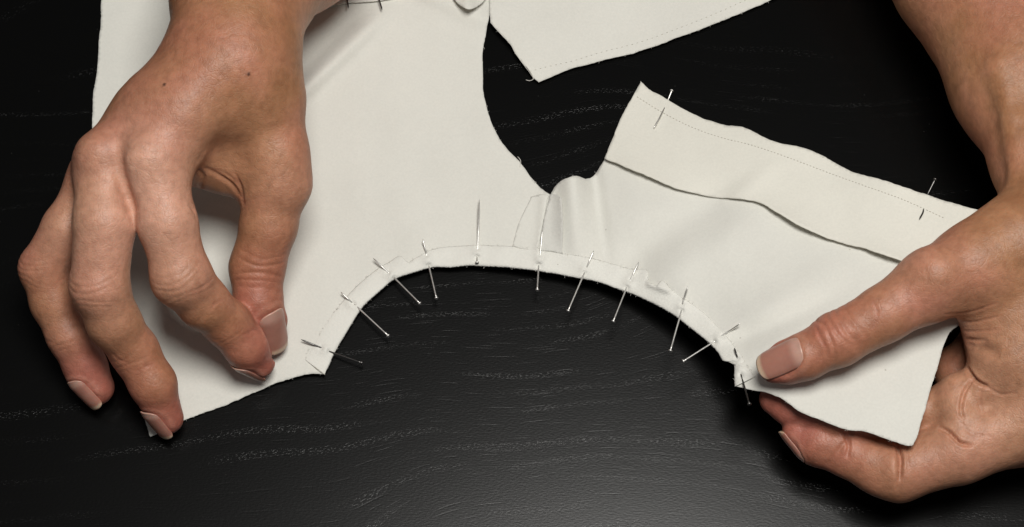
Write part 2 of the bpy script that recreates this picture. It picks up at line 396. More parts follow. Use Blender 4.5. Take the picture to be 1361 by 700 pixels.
# upper piece, behind
top_out = outline([(560, -70), (640, -30), (652, 30)], [(652, 30), (664, 43), (676, 57), (688, 74), (699, 90), (707, 101), (716, 109)],
                  [(716, 109), (740, 99), (766, 89), (800, 80), (850, 68), (900, 50), (940, 35), (980, 19), (1024, 0), (1090, -30), (1180, -75)],
                  [(1180, -75), (900, -110), (560, -70)])
_zt = TPS([(560, -70, 2), (650, 20, 3.0), (716, 109, 2.0), (850, 60, 1.6), (1000, 0, 1.5), (1180, -75, 1.5), (800, 0, 2.2), (700, 50, 2.6), (900, -110, 1.5)])
def z_top(x, y): return _zt(x, y) + ridge(x, y, (655, 5), (720, 80), 20, 1.0, 0.3) + 0.25*np.sin(x/30+y/18)
p = child(sheet('fabric_panel', top_out, z_top, M_FAB, garment)); tag(p, 'upper panel with a stitched pointed corner')
# left panel
left_out = outline([(138, -70), (135, 0), (130, 80), (124, 130), (123, 183), (133, 250), (150, 330), (166, 410), (180, 490), (190, 545), (199, 580)],
                   [(199, 580), (226, 567), (250, 556), (300, 538), (350, 516), (385, 503), (410, 497), (431, 497)],
                   [(431, 497), (440, 477), (454, 450), (470, 424), (485, 404), (503, 386), (530, 366), (570, 354), (634, 350), (700, 355), (745, 361)],
                   [(745, 361), (738, 300), (731, 258)],
                   [(731, 258), (712, 243), (690, 214), (668, 190), (652, 160), (643, 122), (641, 80), (645, 48), (650, 25), (652, 0), (660, -40), (665, -70)],
                   [(665, -70), (400, -74), (138, -70)])
def z_left(x, y): return zc(x, y)
p = child(sheet('fabric_panel', left_out, z_left, M_FAB, garment, step=3.6)); tag(p, 'large left panel spread flat under the left hand')
# right panel
right_out = outline([(700, 352), (722, 300), (733, 256)], [(733, 256), (737, 248), (745, 240), (755, 236), (767, 234), (778, 238)], [(778, 238), (788, 234), (803, 212), (812, 196)],
                    [(812, 196), (900, 205), (1000, 225), (1100, 255), (1200, 290), (1290, 305)],
                    [(1290, 305), (1310, 360), (1300, 410), (1262, 440)], [(1262, 440), (1252, 466), (1241, 504), (1230, 542), (1220, 576), (1213, 592)],
                    [(1213, 592), (1203, 592), (1180, 583), (1150, 574), (1125, 570), (1100, 562), (1080, 554), (1060, 545), (1040, 530), (1020, 522), (1000, 518), (977, 513)],
                    [(977, 513), (977, 484)], [(977, 484), (964, 478), (956, 466), (938, 448), (910, 426), (880, 406), (850, 391), (800, 373), (750, 362), (700, 352)])
def z_right(x, y): return zc(x, y)+0.35*smooth(760, 742, np.asarray(x, float))
p = child(sheet('fabric_panel', right_out, z_right, M_FAB, garment, step=3.6)); tag(p, 'right panel lifted by the right hand')
# folded facing over the right panel
fold_lo = [(803, 210), (850, 229), (900, 250), (945, 261), (985, 264), (1010, 269), (1040, 286), (1080, 308), (1120, 322), (1160, 333), (1203, 348)]
fac_out = outline([(852, 107), (863, 118), (880, 128), (900, 140), (930, 155), (960, 165), (990, 170), (1030, 188), (1070, 197), (1100, 210), (1130, 227), (1170, 238), (1200, 248), (1230, 258), (1260, 268), (1284, 274), (1320, 285)],
                  [(1320, 285), (1310, 350), (1280, 372)], [(1280, 372), (1240, 360), (1203, 348)], fold_lo[::-1], [(803, 210), (822, 165), (840, 128), (852, 107)])
_fl = np.array(catmull(fold_lo, 4.0))
def z_fac(x, y):
    x = np.asarray(x, float); y = np.asarray(y, float)
    e = np.interp(x, _fl[:, 0], _fl[:, 1])
    lift = 0.7 + 1.25*np.exp(-np.abs(e-y)/26) * (0.35+1.5*np.exp(-((x-850)/60)**2)+2.2*np.exp(-((x-1055)/50)**2)-0.3*np.exp(-((x-965)/30)**2)) + 2.6*np.exp(-np.abs(e-y)/25)*np.exp(-((x-1180)/40)**2)
    up = np.interp(x, [852, 880, 930, 990, 1030, 1100, 1130, 1200, 1284], [107, 128, 155, 170, 188, 210, 227, 248, 274])
    flut = 0.9*np.sin((x-880)/22.0)*np.exp(-np.abs(y-up)/22)
    return zc(x, y) + lift + flut + ridge(x, y, (975, 262), (1035, 215), 13, 1.1, 0.4, 0.3)
p = child(sheet('facing', fac_out, z_fac, M_FACE, garment, step=3.6)); tag(p, 'turned facing with a wavy edge along the right panel')
# neckline band
band_out = [(431, 497), (440, 480), (455, 451), (471, 425), (485, 406), (503, 389), (530, 369), (570, 357), (600, 355), (634, 353.5), (665, 355), (700, 359), (750, 366), (800, 377), (850, 395), (880, 410), (910, 430), (938, 452), (953, 467), (961, 479), (975, 484), (975, 500), (976, 513)]
band_in = [(404, 477), (420, 450), (438, 422), (457, 398), (478, 376), (500, 358), (518, 348), (532, 340), (543, 348), (552, 342), (575, 331), (610, 327), (640, 325), (680, 327), (715, 330), (745, 335), (790, 344), (835, 356), (859, 358), (862, 374), (872, 380), (880, 373), (897, 388), (925, 407), (950, 430), (970, 452), (988, 476), (1003, 501)]
def z_band(x, y):
    x = np.asarray(x, float); y = np.asarray(y, float)
    z = zc(x, y) + 0.30 + 0.34*smooth(425, 500, x) + 0.22*np.sin(x/9.0+y/13.0)*np.sin(x/23.0)*smooth(440, 520, x)
    for t, i, o, h, _ in PINS:
        m = ((i[0]+o[0])/2, (i[1]+o[1])/2)
        z = z + 0.45*np.exp(-((x-m[0])**2+(y-m[1])**2)/6.0**2)
        for q in (i, o): z = z - 0.75*np.exp(-((x-q[0])**2+(y-q[1])**2)/3.2**2)
    z = z - ridge(x, y, (972, 484), (1003, 484), 4, 1.2, 0.6, 0.2)
    z = z + ridge(x, y, (862, 376), (890, 386), 5, 1.4, 0.8, 0.2)
    return z
def bprof(t): return -0.7*np.exp(-t/0.06) - 0.42*np.exp(-(1-t)/0.12) + 0.15*np.sin(np.pi*t)
p = child(loft('neckline_band', band_out, band_in, z_band, M_BAND, garment, n=420, m=22, thick=0.00025, prof=bprof)); tag(p, 'narrow brushed band following the curved neckline')
# pressed-open seam allowances at the shoulder
a1 = outline([(706, 261), (718, 258), (729, 259)], [(729, 259), (722, 295), (714, 334)], [(714, 334), (698, 331), (681, 327)], [(681, 327), (690, 295), (706, 261)], wob=0.1)
a2 = outline([(731, 258), (739, 258), (746, 262)], [(746, 262), (748, 300), (747, 337)], [(747, 337), (732, 334), (717, 333)], [(717, 333), (722, 295), (731, 258)], wob=0.1)
p = child(sheet('seam_allowance', a1, lambda x, y: zc(x, y)+0.45+0.02*(x-680)*0.2, M_FAB, garment, step=3, thick=0.0002)); tag(p, 'left half of the pressed-open shoulder seam')
p = child(sheet('seam_allowance', a2, lambda x, y: zc(x, y)+0.7+2.4*smooth(712, 748, x)*smooth(338, 285, y), M_SHADED, garment, step=3, thick=0.0002)); tag(p, 'right half of the pressed-open shoulder seam')
# band piece peeping in at the top
a3 = outline([(420, -40), (428, 6), (434, 9)], [(434, 9), (460, 4), (500, 1), (540, -6)], [(540, -6), (545, -40), (420, -40)], wob=0.1)
p = child(sheet('seam_allowance', a3, lambda x, y: zc(x, y)+1.2, M_BAND, garment, step=3)); tag(p, 'strip of band at the upper edge')
a4 = outline([(592, -30), (604, -2), (614, 8), (624, 12), (634, 9)], [(634, 9), (645, -2), (655, -30)], [(655, -30), (592, -30)], wob=0.1)
p = child(sheet('folded_edge', a4, lambda x, y: zc(x, y)+2.6+2.0*np.exp(-((x-622)/10)**2), M_FAB, garment, step=3)); tag(p, 'small turned-back fold at the upper edge')

# machine stitches
def stitches(pts, zf, name, sp=4.6, ln=1.0, mat=M_THREAD, r=0.00011, dz=0.0):
    c = np.array(catmull(pts, 1.0)); s = np.concatenate([[0], np.cumsum(np.linalg.norm(np.diff(c, axis=0), axis=1))])
    V, F = [], []
    for t in np.arange(2, s[-1]-2, sp):
        q = [np.array([np.interp(t+k, s, c[:, 0]), np.interp(t+k, s, c[:, 1])]) for k in (-ln, 0, ln)]
        P = [W(a[0], a[1], zf(a[0], a[1])+dz+(0.12 if i == 1 else -0.05)) for i, a in enumerate(q)]
        v, f = tube(P, r, 5); k0 = len(V); V += v; F += [tuple(i+k0 for i in g) for g in f]
    o = child(link(name, V, F, mat, garment)); tag(o, kind='stuff'); return o
stitches([(846, 128), (880, 149), (920, 169), (960, 183), (1000, 193), (1050, 210), (1100, 229), (1150, 247), (1200, 265), (1258, 291)], z_fac, 'stitching')
stitches([(703, 95), (725, 89), (760, 81), (800, 69), (850, 56), (900, 38), (950, 18), (1000, -4)], z_top, 'stitching', sp=7, r=0.00008)

# loose threads (parts of the cloth)
def wisp(pts, r=0.00013, name='loose_thread', mat=M_LINT):
    P = W(*np.array([[a, b, c] for a, b, c in pts]).T); C = np.array(catmull(P[:, :2]*1000, 0.6)); zz = np.interp(np.linspace(0, 1, len(C)), np.linspace(0, 1, len(P)), P[:, 2]*1000)
    v, f = tube(np.column_stack([C, zz])/1000, r, 5); return child(link(name, v, f, mat, garment))
wisp([(697, 86, 2), (703, 92, 3), (708, 99, 2.6), (709, 104, 2), (704, 107, 1), (699, 106, .6)])
wisp([(688, 208, 3), (692, 213, 3.4), (691, 222, 3)], 0.0001)
wisp([(412, 2, 6), (420, 8, 6.5), (432, 9, 6), (450, 6, 5.5)], 0.0001, mat=M_THREAD)
wisp([(415, 485, 2.5), (424, 492, 3), (432, 498, 2.8)], 0.00009, mat=M_THREAD)
FV, FF = [], []
def fibre(x, y, z, a, l, r):
    P = W(np.array([x, x+l*.5*math.cos(a), x+l*math.cos(a+.6)]), np.array([y, y+l*.5*math.sin(a), y+l*math.sin(a+.6)]), np.array([z, z+.25, z+.1]))
    v, f = tube(P, r, 3, False); k0 = len(FV); FV.extend(v); FF.extend(tuple(i+k0 for i in g) for g in f)
bo = np.array(catmull(band_out, 1.0)); bi = np.array(catmull(band_in, 1.0))
for k in range(520):     # frayed cut edges
    src = (left_out, right_out, top_out, bo if k % 3 == 0 else left_out, bi)[k % 5]; e = src[rng.integers(0, len(src))]
    if not (0 < e[0] < 1361 and -5 < e[1] < 700) or (e[0] > 1200 and e[1] < 440): continue
    if k % 5 != 2 and k % 5 != 4 and not (k % 5 == 3 and k % 3 == 0) and ((690 < e[0] < 800 and e[1] > 262) or (e[0] > 812 and e[1] < 320) or (432 < e[0] < 974 and e[1] > 330)): continue
    z = float(z_top(*e)) if k % 5 == 2 else float(zc(*e))+(0.5 if k % 5 > 2 else -0.1)
    fibre(e[0], e[1], z, rng.uniform(0, 6.28), rng.uniform(1.2, 3.2), 0.00004)
tag(child(link('frayed_fibre', FV, FF, M_LINT, garment)), kind='stuff')

# ------------------------------------------------------------------ pins
def make_pin(path, label, group, dark=False, head=True):
    """path: list of (px, py, z mm) from point to head"""
    P = W(*np.array(path, float).T)
    D = []
    for a, b in zip(P[:-1], P[1:]):
        for k in range(6): D.append(a+(b-a)*k/6)
    D.append(P[-1]); D = np.array(D)
    for _ in range(1): D[1:-1] = (D[:-2]+2*D[1:-1]+D[2:])/4
    base = Vector(D[-1])
    t = empty('pin', base)
    r = np.full(len(D), 0.00026); r[0] = 0.00006; r[1] = 0.00019
    v, f = tube(D-np.array(base), r, 10)
    link('shaft', v, f, M_DARK if dark else M_STEEL, t)
    if head:
        d = D[-1]-D[-2]; d /= np.linalg.norm(d)
        hp = np.array([-0.0003, -0.00025, 0.0, 0.00025, 0.00032])
        v, f = tube(np.array([d*h for h in hp]), [0.0002, 0.00055, 0.00068, 0.0005, 0.0002], 14)
        link('head', v, f, M_DARK if dark else M_STEEL, t)
    tag(t, label, 'pin', group); return t
lab = ['steel pin nearest the pinching thumb at the left end of the neckline band', 'second pin from the left end of the curved band, slanting down right',
       'third pin from the left on the neckline band, slanting toward lower right', 'short upright pin fourth from the left end of the band',
       'long upright pin with its head at the band edge, left of the shoulder seam', 'upright pin stuck through the shoulder seam at the middle of the neckline',
       'first slanting pin right of the shoulder seam', 'second slanting pin right of the shoulder seam, left of the small tuck in the band',
       'third slanting pin right of the shoulder seam, below the small tuck', 'pin lying most nearly level, crossing the band left of the right thumb',
       'dark pin hanging from the notched corner beside the right thumbnail']
for (t, i, o, h, dk), lb in zip(PINS, lab):
    zi, zo = float(z_band(*i)), float(z_band(*o)); zt = max(float(z_band(*t)), float(zc(*t)))
    m = ((i[0]+o[0])/2, (i[1]+o[1])/2); zm = float(z_band(*m))-1.3
    hz = zo + {(634, 349): 0.6, (996, 537): 6.0}.get(h, 1.5)
    make_pin([(*t, zt+1.5), (t[0]*.4+i[0]*.6, t[1]*.4+i[1]*.6, zi+1.0), (*i, zi+0.1), (*m, zm), (*o, zo+0.1), (o[0]*.6+h[0]*.4, o[1]*.6+h[1]*.4, zo+(hz-zo)*.5), (*h, hz)], lb, 'pins along the neckline', bool(dk))
zf = lambda q, d: (q[0], q[1], float(z_fac(*q))+d)
make_pin([zf((869, 170), 0.9), zf((877, 156), 0.7), zf((882, 146), 0.1), zf((886, 138), -1.0), (889, 130, float(z_fac(886, 136))-0.1), (893, 120, float(z_fac(886, 136))+0.6)], 'pin through the stitched corner of the facing at its left end', 'pins through the facing')
make_pin([zf((1222, 291), 0.8), zf((1227, 282), 0.05), zf((1228, 270), -0.9), zf((1230, 263), -1.0), (1234, 256, float(z_fac(1230, 262))-0.1), (1243, 238, float(z_fac(1230, 262))+1.0)], 'dark pin through the facing close to the right wrist', 'pins through the facing', True)
make_pin([(463, 11, 6.4), (462, 3, 6.0), (459, -10, 5), (455, -40, 6)], 'left one of the two dark pins peeping in at the upper edge', 'pins at the upper edge', True)
make_pin([(508, 13, 6.2), (505, 3, 5.6), (501, -10, 4.6), (494, -40, 6)], 'right one of the two dark pins peeping in at the upper edge', 'pins at the upper edge', True)

# ------------------------------------------------------------------ hands
H = 0.0005
MM = 0.001
def smin(a, b, k):
    h = np.clip(0.5+0.5*(b-a)/k, 0, 1); return b*(1-h)+a*h-k*h*(1-h)
class Field:
    def __init__(s, lo, hi):
        s.lo = np.floor(np.array(lo)/H)*H; s.n = np.ceil((np.array(hi)-s.lo)/H).astype(int)+1
        s.ax = [(s.lo[i]+H*np.arange(s.n[i])).astype(np.float32) for i in range(3)]
        s.f = np.full(s.n, 0.05, np.float32)
    def box(s, lo, hi):
        a = np.clip(np.floor((lo-s.lo)/H).astype(int), 0, s.n-1); b = np.clip(np.ceil((hi-s.lo)/H).astype(int)+1, 1, s.n)
        return tuple(slice(a[i], b[i]) for i in range(3))
def cone_sd(ax, sl, a, b, ra, rb):
    X = ax[0][sl[0]][:, None, None]; Y = ax[1][sl[1]][None, :, None]; Z = ax[2][sl[2]][None, None, :]
    d = (b-a).astype(np.float32); L2 = float(d@d)
    px, py, pz = X-np.float32(a[0]), Y-np.float32(a[1]), Z-np.float32(a[2])
    if L2 < 1e-12: return np.sqrt(px*px+py*py+pz*pz)-np.float32(ra)
    h = np.clip((px*d[0]+py*d[1]+pz*d[2])/L2, 0, 1)
    q = h*h*(3-2*h)*0.5+h*0.5
    return np.sqrt((px-h*d[0])**2+(py-h*d[1])**2+(pz-h*d[2])**2)-(ra+(rb-ra)*q).astype(np.float32)
def K(p): # keypoint -> (world, radius)
    px, py, z, r = p; return W(px, py, z), r*SC(px, py, z)
def chain_field(fld, chain, k, into, kinto, allsl=None):
    """union a chain of tapering segments (smoothly, k) and blend it into the array"""
    pr = [K(p) for p in chain]; segs = list(zip(pr[:-1], pr[1:])) if len(pr) > 1 else [(pr[0], pr[0])]
    mg = max(k, kinto)+3*H
    lo = np.min([p-r for p, r in pr], axis=0)-mg; hi = np.max([p+r for p, r in pr], axis=0)+mg
    sl = fld.box(lo, hi); g = None
    for (a, ra), (b, rb) in segs:
        s2 = cone_sd(fld.ax, sl, a, b, ra, rb); g = s2 if g is None else smin(g, s2, k)
    into[sl] = smin(into[sl], g, kinto)
def surface_nets(f, lo):
    s = f < 0; nx, ny, nz = f.shape
    c = sum(s[i:nx-1+i, j:ny-1+j, k:nz-1+k].astype(np.uint8) for i in (0, 1) for j in (0, 1) for k in (0, 1))
    act = (c > 0) & (c < 8); I = np.argwhere(act); idx = np.full(act.shape, -1, np.int32); idx[act] = np.arange(len(I))
    acc = np.zeros((len(I), 3)); cnt = np.zeros(len(I))
    cor = [(i, j, k) for i in (0, 1) for j in (0, 1) for k in (0, 1)]
    vals = {c_: f[I[:, 0]+c_[0], I[:, 1]+c_[1], I[:, 2]+c_[2]].astype(float) for c_ in cor}
    for a in cor:
        for d in range(3):
            if a[d]: continue
            b = list(a); b[d] = 1; b = tuple(b); va, vb = vals[a], vals[b]; m = (va < 0) != (vb < 0)
            t = np.where(m, va/np.where(va == vb, 1, va-vb), 0)
            p = np.tile(np.array(a, float), (len(I), 1)); p[:, d] = t
            acc += p*m[:, None]; cnt += m
    V = lo+(I+acc/cnt[:, None])*H
    F = []
    for d in range(3):
        e1, e2 = [(1, 2), (2, 0), (0, 1)][d]
        sh = [slice(None)]*3; sh[d] = slice(0, -1); s0 = s[tuple(sh)]; sh[d] = slice(1, None); s1 = s[tuple(sh)]
        m = s0 != s1; J = np.argwhere(m); J = J[(J[:, e1] > 0) & (J[:, e2] > 0) & (J[:, e1] < f.shape[e1]-1) & (J[:, e2] < f.shape[e2]-1)]
        fl = s0[J[:, 0], J[:, 1], J[:, 2]]
        def g(o1, o2):
            q = J.copy(); q[:, e1] -= o1; q[:, e2] -= o2; return idx[q[:, 0], q[:, 1], q[:, 2]]
        q = np.stack([g(1, 1), g(0, 1), g(0, 0), g(1, 0)], 1); q[~fl] = q[~fl][:, ::-1]
        F.append(q)
    F = np.vstack(F); F = F[(F >= 0).all(1)]
    return V, F
def unit(v): v = np.asarray(v, float); return v/np.linalg.norm(v)
def vnoise(p, s, seed=0):
    """cheap smooth noise from sines"""
    r = np.random.default_rng(seed); o = 0
    for k in range(7):
        d = r.normal(0, 1, 3); d /= np.linalg.norm(d); o = o + np.sin(p@d*s*r.uniform(.6, 1.7)+r.uniform(0, 6.3))
    return o/7*1.6

def build_hand(label, palm, fingers, blobs, joints, nails, moles, kpalm=0.009, tendons=(), folds=(), fair=()):
    allp = [K(p) for c in palm+[f['c'] for f in fingers] for p in c]
    lo = np.min([p-r for p, r in allp], axis=0)-0.004; hi = np.max([p+r for p, r in allp], axis=0)+0.004
    fld = Field(lo, hi)
    for c in palm: chain_field(fld, c, 0.004, fld.f, kpalm)
    for c in tendons: chain_field(fld, c, 0.002, fld.f, 0.0045)
    fa = np.full(fld.n, 0.05, np.float32)
    for f in fingers:
        chain_field(fld, f['c'], f.get('k', 0.0022), fa, f.get('kf', 0.0010))
    for b in blobs: chain_field(fld, [b[:4]], 0.002, fa, b[4])
    fld.f = smin(fld.f, fa, 0.0055)
    V, F = surface_nets(fld.f, fld.lo)
    # gentle relaxation removes grid stepping
    from_e = np.vstack([F[:, [0, 1]], F[:, [1, 2]], F[:, [2, 3]], F[:, [3, 0]]]); n = len(V)
    for it in range(3):
        S = np.zeros((n, 3)); c = np.bincount(from_e[:, 0], minlength=n)+np.bincount(from_e[:, 1], minlength=n)
        for d in range(3):
            S[:, d] = np.bincount(from_e[:, 0], V[from_e[:, 1], d], n)+np.bincount(from_e[:, 1], V[from_e[:, 0], d], n)
        V = V*0.4+0.6*S/np.maximum(c, 1)[:, None]
    def normals(V):
        fn = np.cross(V[F[:, 2]]-V[F[:, 0]], V[F[:, 3]]-V[F[:, 1]]); Nn = np.zeros((n, 3))
        for k in range(4):
            for d in range(3): Nn[:, d] += np.bincount(F[:, k], fn[:, d], n)
        return Nn/np.maximum(np.linalg.norm(Nn, axis=1), 1e-12)[:, None]
    Nn = normals(V)
    disp = np.zeros(n); red = np.zeros(n); pale = np.zeros(n); mole = np.zeros(n)
    # knuckle creases
    for j in joints:
        A, Jc, B = K(j['a'])[0], K(j['j'])[0], K(j['b'])[0]; r = K(j['j'])[1]
        t = unit(unit(B-Jc)+unit(Jc-A)); nn = np.array(j['n'], float); nn = unit(nn-t*(nn@t)); u = np.cross(t, nn)
        q = V-Jc; near = np.linalg.norm(q, axis=1) < 2.3*r
        qq = q[near]; s_, un, uu = qq@t, (Nn[near]@nn), qq@u
        mask = smooth(j.get('m0', 0.15), 0.75, un)*np.exp(-(uu/(r*1.05))**4)
        wob = vnoise(qq, 900, 3)*0.0003
        dd = np.zeros(near.sum())
        for (so, dep, wd) in j['cr']:
            # lens-shaped wrinkles bowing round the joint
            ss = s_-so*r-wob*(1+abs(so))+np.sign(so)*0.25*(uu**2)/r*(-1)
            dd -= dep*np.exp(-(ss/wd)**2)*(0.75+0.25*vnoise(qq, 500, int(so*10)+20))
        disp[near] += dd*mask
        red[near] += j.get('red', 0.8)*np.exp(-(np.linalg.norm(qq, axis=1)/(1.35*r))**2)*smooth(-0.2, 0.7, un)
        pale[near] += j.get('pale', 0.0)*np.exp(-(np.linalg.norm(qq, axis=1)/(1.0*r))**2)*smooth(0.6, 1.0, un)
    rel = V-CP; zc_ = rel@AZ; PX = IMG_W/2+FPX*(rel@AX)/zc_; PY = IMG_H/2-FPX*(rel@AY)/zc_
    face = smooth(0.05, 0.35, Nn@(-AZ))
    for st_ in folds:      # sculpting strokes: (width px, depth mm, height mm of the skin there, points)
        wd, dep, zz, pts = st_; c_ = np.array(catmull(pts, 1.5)) if len(pts) > 1 else np.array(pts, float)
        bb = (PX > c_[:, 0].min()-4*wd) & (PX < c_[:, 0].max()+4*wd) & (PY > c_[:, 1].min()-4*wd) & (PY < c_[:, 1].max()+4*wd) & (np.abs(V[:, 2]*1000-zz) < 16)
        ii = np.where(bb)[0]
        if not len(ii): continue
        best = np.full(len(ii), 1e9); arg = np.zeros(len(ii), int)
        for m_, cc in enumerate(c_):
            d2 = (PX[ii]-cc[0])**2+(PY[ii]-cc[1])**2; u_ = d2 < best; best[u_] = d2[u_]; arg[u_] = m_
        tpr = np.sin(np.pi*(arg+0.7)/(len(c_)+0.4))**0.5 if len(c_) > 1 else 1.0
        g_ = np.exp(-best/wd**2)-0.10*np.exp(-((np.sqrt(best)-1.9*wd)/wd)**2)*(wd < 6)
        disp[ii] -= dep*MM*g_*tpr*face[ii]; red[ii] += (0.12 if dep > 0 and wd < 6 else 0)*np.exp(-best/(2.2*wd)**2)
    for f in fingers:                  # reddish tips
        P, r = K(f['c'][-1]); red += 0.9*np.exp(-(np.linalg.norm(V-P, axis=1)/(2.6*r))**2)
    for (x, y, z, rr) in moles:
        # nearest surface point on the sight line
        P = W(x, y, z); dl = unit(P-CP); q = V-CP; off = np.linalg.norm(q-(q@dl)[:, None]*dl, axis=1)
        near = (off < 0.003) & (Nn@dl < 0)
        if near.any():
            i = np.where(near)[0][np.argmin(off[near])]; mole += np.exp(-(np.linalg.norm(V-V[i], axis=1)/rr)**4); disp += 0.00015*np.exp(-(np.linalg.norm(V-V[i], axis=1)/(rr*1.3))**2)
    for (x, y, z, rr, am) in fair: pale += 1.05*am*np.exp(-(np.linalg.norm(V-W(x, y, z), axis=1)/rr)**2)
    # nails
    nail_objs = []
    for nl in nails:
        ch = nl['ch']; (e0, r0), (e1, r1) = K(ch[-2]), K(ch[-1]); ax = unit(e1-e0); hw, hl = nl['hw'], nl['hl']
        v_ = nl['n']; nn = v_[0]*AX+v_[1]*AY-v_[2]*AZ; nn = unit(nn-ax*(nn@ax)); FR = r1
        A0 = e1+ax*(r1+nl.get('over', 0.0006)-hl)
        q = V-A0; tt = q@nn; rr = np.linalg.norm(q-tt[:, None]*nn, axis=1); ok = (tt > 0) & (tt < 2.5*r1)
        C0 = A0+nn*tt[ok][np.argmin(rr[ok])]
        near = np.linalg.norm(V-C0, axis=1) < hw*0.6; sn = unit(Nn[near].sum(0)); T = unit(ax-sn*(ax@sn)*nl.get('follow', 0.6)); nn = unit(nn-T*(nn@T)); U = np.cross(T, nn)
        # height of finger skin along the nail normal over its middle
        q = V-C0; a, b, c = q@U, q@T, q@nn
        nu, nv = 23, 33; G = np.zeros((nv, nu, 3)); tipv = np.zeros((nv, nu))
        sel = (np.abs(a) < hw*1.6) & (np.abs(b) < hl*2.0) & (Nn@nn > 0.05) & (np.abs(c) < 0.005)
        qa, qb, qc = a[sel], b[sel], c[sel]
        # crown of the nail along its length: fit straight line of skin height over the middle strip
        mid = (np.abs(qa) < hw*0.35) & (np.abs(qb) < hl*0.9)
        if mid.sum() > 6: cf = np.polyfit(qb[mid], qc[mid], 1)
        else: cf = np.array([0, 0.0])
        cf[0] = np.clip(cf[0], -0.35, 0.2)
        rad = hw*nl.get('curv', 1.25)
        ft = (np.abs(qa) < hw*0.85) & (np.abs(qb) < hl*0.85) & (np.abs(qc) < 0.004)
        hgt = lambda aa_, bb_: np.polyval(cf, bb_)-(rad-np.sqrt(np.maximum(rad**2-np.minimum(np.abs(aa_), rad)**2, 0)))
        if ft.sum() > 6: cf[-1] += np.clip(np.percentile(qc[ft]-hgt(qa[ft], qb[ft]), 80), -0.0004, 0.0008)
        for i in range(nv):
            v = -1+2*i/(nv-1)
            for k in range(nu):
                uu = -1+2*k/(nu-1)
                # rounded ends
                end = math.sqrt(max(0, 1-(abs(uu)**2.6)))
                vv = v
                back, front = -1+0.42*(1-end), 1-0.34*(1-end)
                vb = back+(front-back)*(v+1)/2
                aa = uu*hw*(1-0.10*max(0, vb)**2*(nl.get('taper', 1))); an = aa/rad
                drop = rad*(1-math.cos(min(1.3, abs(an))))
                bb = vb*hl
                cc = np.polyval(cf, bb)-drop+0.00018-0.00045*smooth(-0.55, -1.0, vb)-0.0003*smooth(0.75, 1.0, abs(uu))-0.00035*max(0, vb-0.4)**2/0.36
                G[i, k] = C0+U*(rad*math.sin(an))+T*bb+nn*cc; tipv[i, k] = (vb+1)/2+0.03*(uu*uu)
        I = np.arange(nu*nv).reshape(nv, nu); Fq = np.stack([I[:-1, :-1], I[1:, :-1], I[1:, 1:], I[:-1, 1:]], -1).reshape(-1, 4)
        P = G.reshape(-1, 3); nr = np.cross(P[Fq[:, 1]]-P[Fq[:, 0]], P[Fq[:, 2]]-P[Fq[:, 0]])@nn
        if nr.mean() < 0: Fq = Fq[:, ::-1].copy()
        nail_objs.append((P, Fq, tipv.ravel()))
        # seat the nail: press the skin under it down, raise the fold round it
        ea = np.abs(a)/hw; eb = b/hl; facing = smooth(0.0, 0.5, Nn@nn)*(np.abs(c) < 2.5*FR)
        rho = np.maximum(ea, np.where(eb < 0, (np.abs(eb)**3+ea**3)**(1/3), np.abs(eb)*0.9))
        inside = smooth(1.02, 0.90, rho)*(eb < 1.1); lip = np.exp(-((rho-1.13)/0.13)**2)*smooth(0.75, 0.2, eb)
        press = np.minimum(0, hgt(a, b)-0.00012-0.00035*np.maximum(0, eb-0.4)**2/0.36-0.00045*smooth(-0.55, -1.0, eb)-c); press = np.maximum(press, -0.0015)
        disp += (facing*0.00020*lip+press*inside*(np.abs(c) < 0.006)*(Nn@nn > -0.2))*(np.abs(eb) < 2)
        pale += 0.5*lip*facing*0.4
    # broad softness so nothing is a perfect tube
    disp += 0.00016*vnoise(V, 260, 5)+0.00006*vnoise(V, 620, 6)
    V2 = V+Nn*disp[:, None]
    hand = empty('hand', tuple(np.array([V2[:, 0].mean(), V2[:, 1].mean(), 0])))
    base = np.array(hand.location)
    tag(hand, label, 'hand')
    o = link('skin', V2-base, F, M_SKIN, hand)
    at = o.data.color_attributes.new('tone', 'FLOAT_COLOR', 'POINT')
    col = np.stack([np.clip(red, 0, 1), np.clip(pale, 0, 1), np.clip(mole, 0, 1), np.ones(n)], 1).astype(np.float32); at.data.foreach_set('color', col.ravel())
    for P, Fq, tv in nail_objs:
        no = link('fingernail', P-base, Fq, M_NAIL, hand)
        a_ = no.data.attributes.new('tip', 'FLOAT', 'POINT'); a_.data.foreach_set('value', np.clip(tv, 0, 1).astype(np.float32))
        s = no.modifiers.new('thickness', 'SOLIDIFY'); s.thickness = 0.0004; s.offset = -1
    return hand
PIPC = [(-0.5, .13*MM, .45*MM), (-0.25, .20*MM, .4*MM), (-0.03, .24*MM, .45*MM), (0.2, .18*MM, .4*MM), (0.42, .12*MM, .45*MM)]
DIPC = [(-0.2, .12*MM, .4*MM), (0.03, .18*MM, .4*MM), (0.25, .1*MM, .4*MM)]

LOW = 0.87
def lower(c): return [(p[0], p[1], p[2]*LOW if p[2] > 20 else p[2], *p[3:]) for p in c]
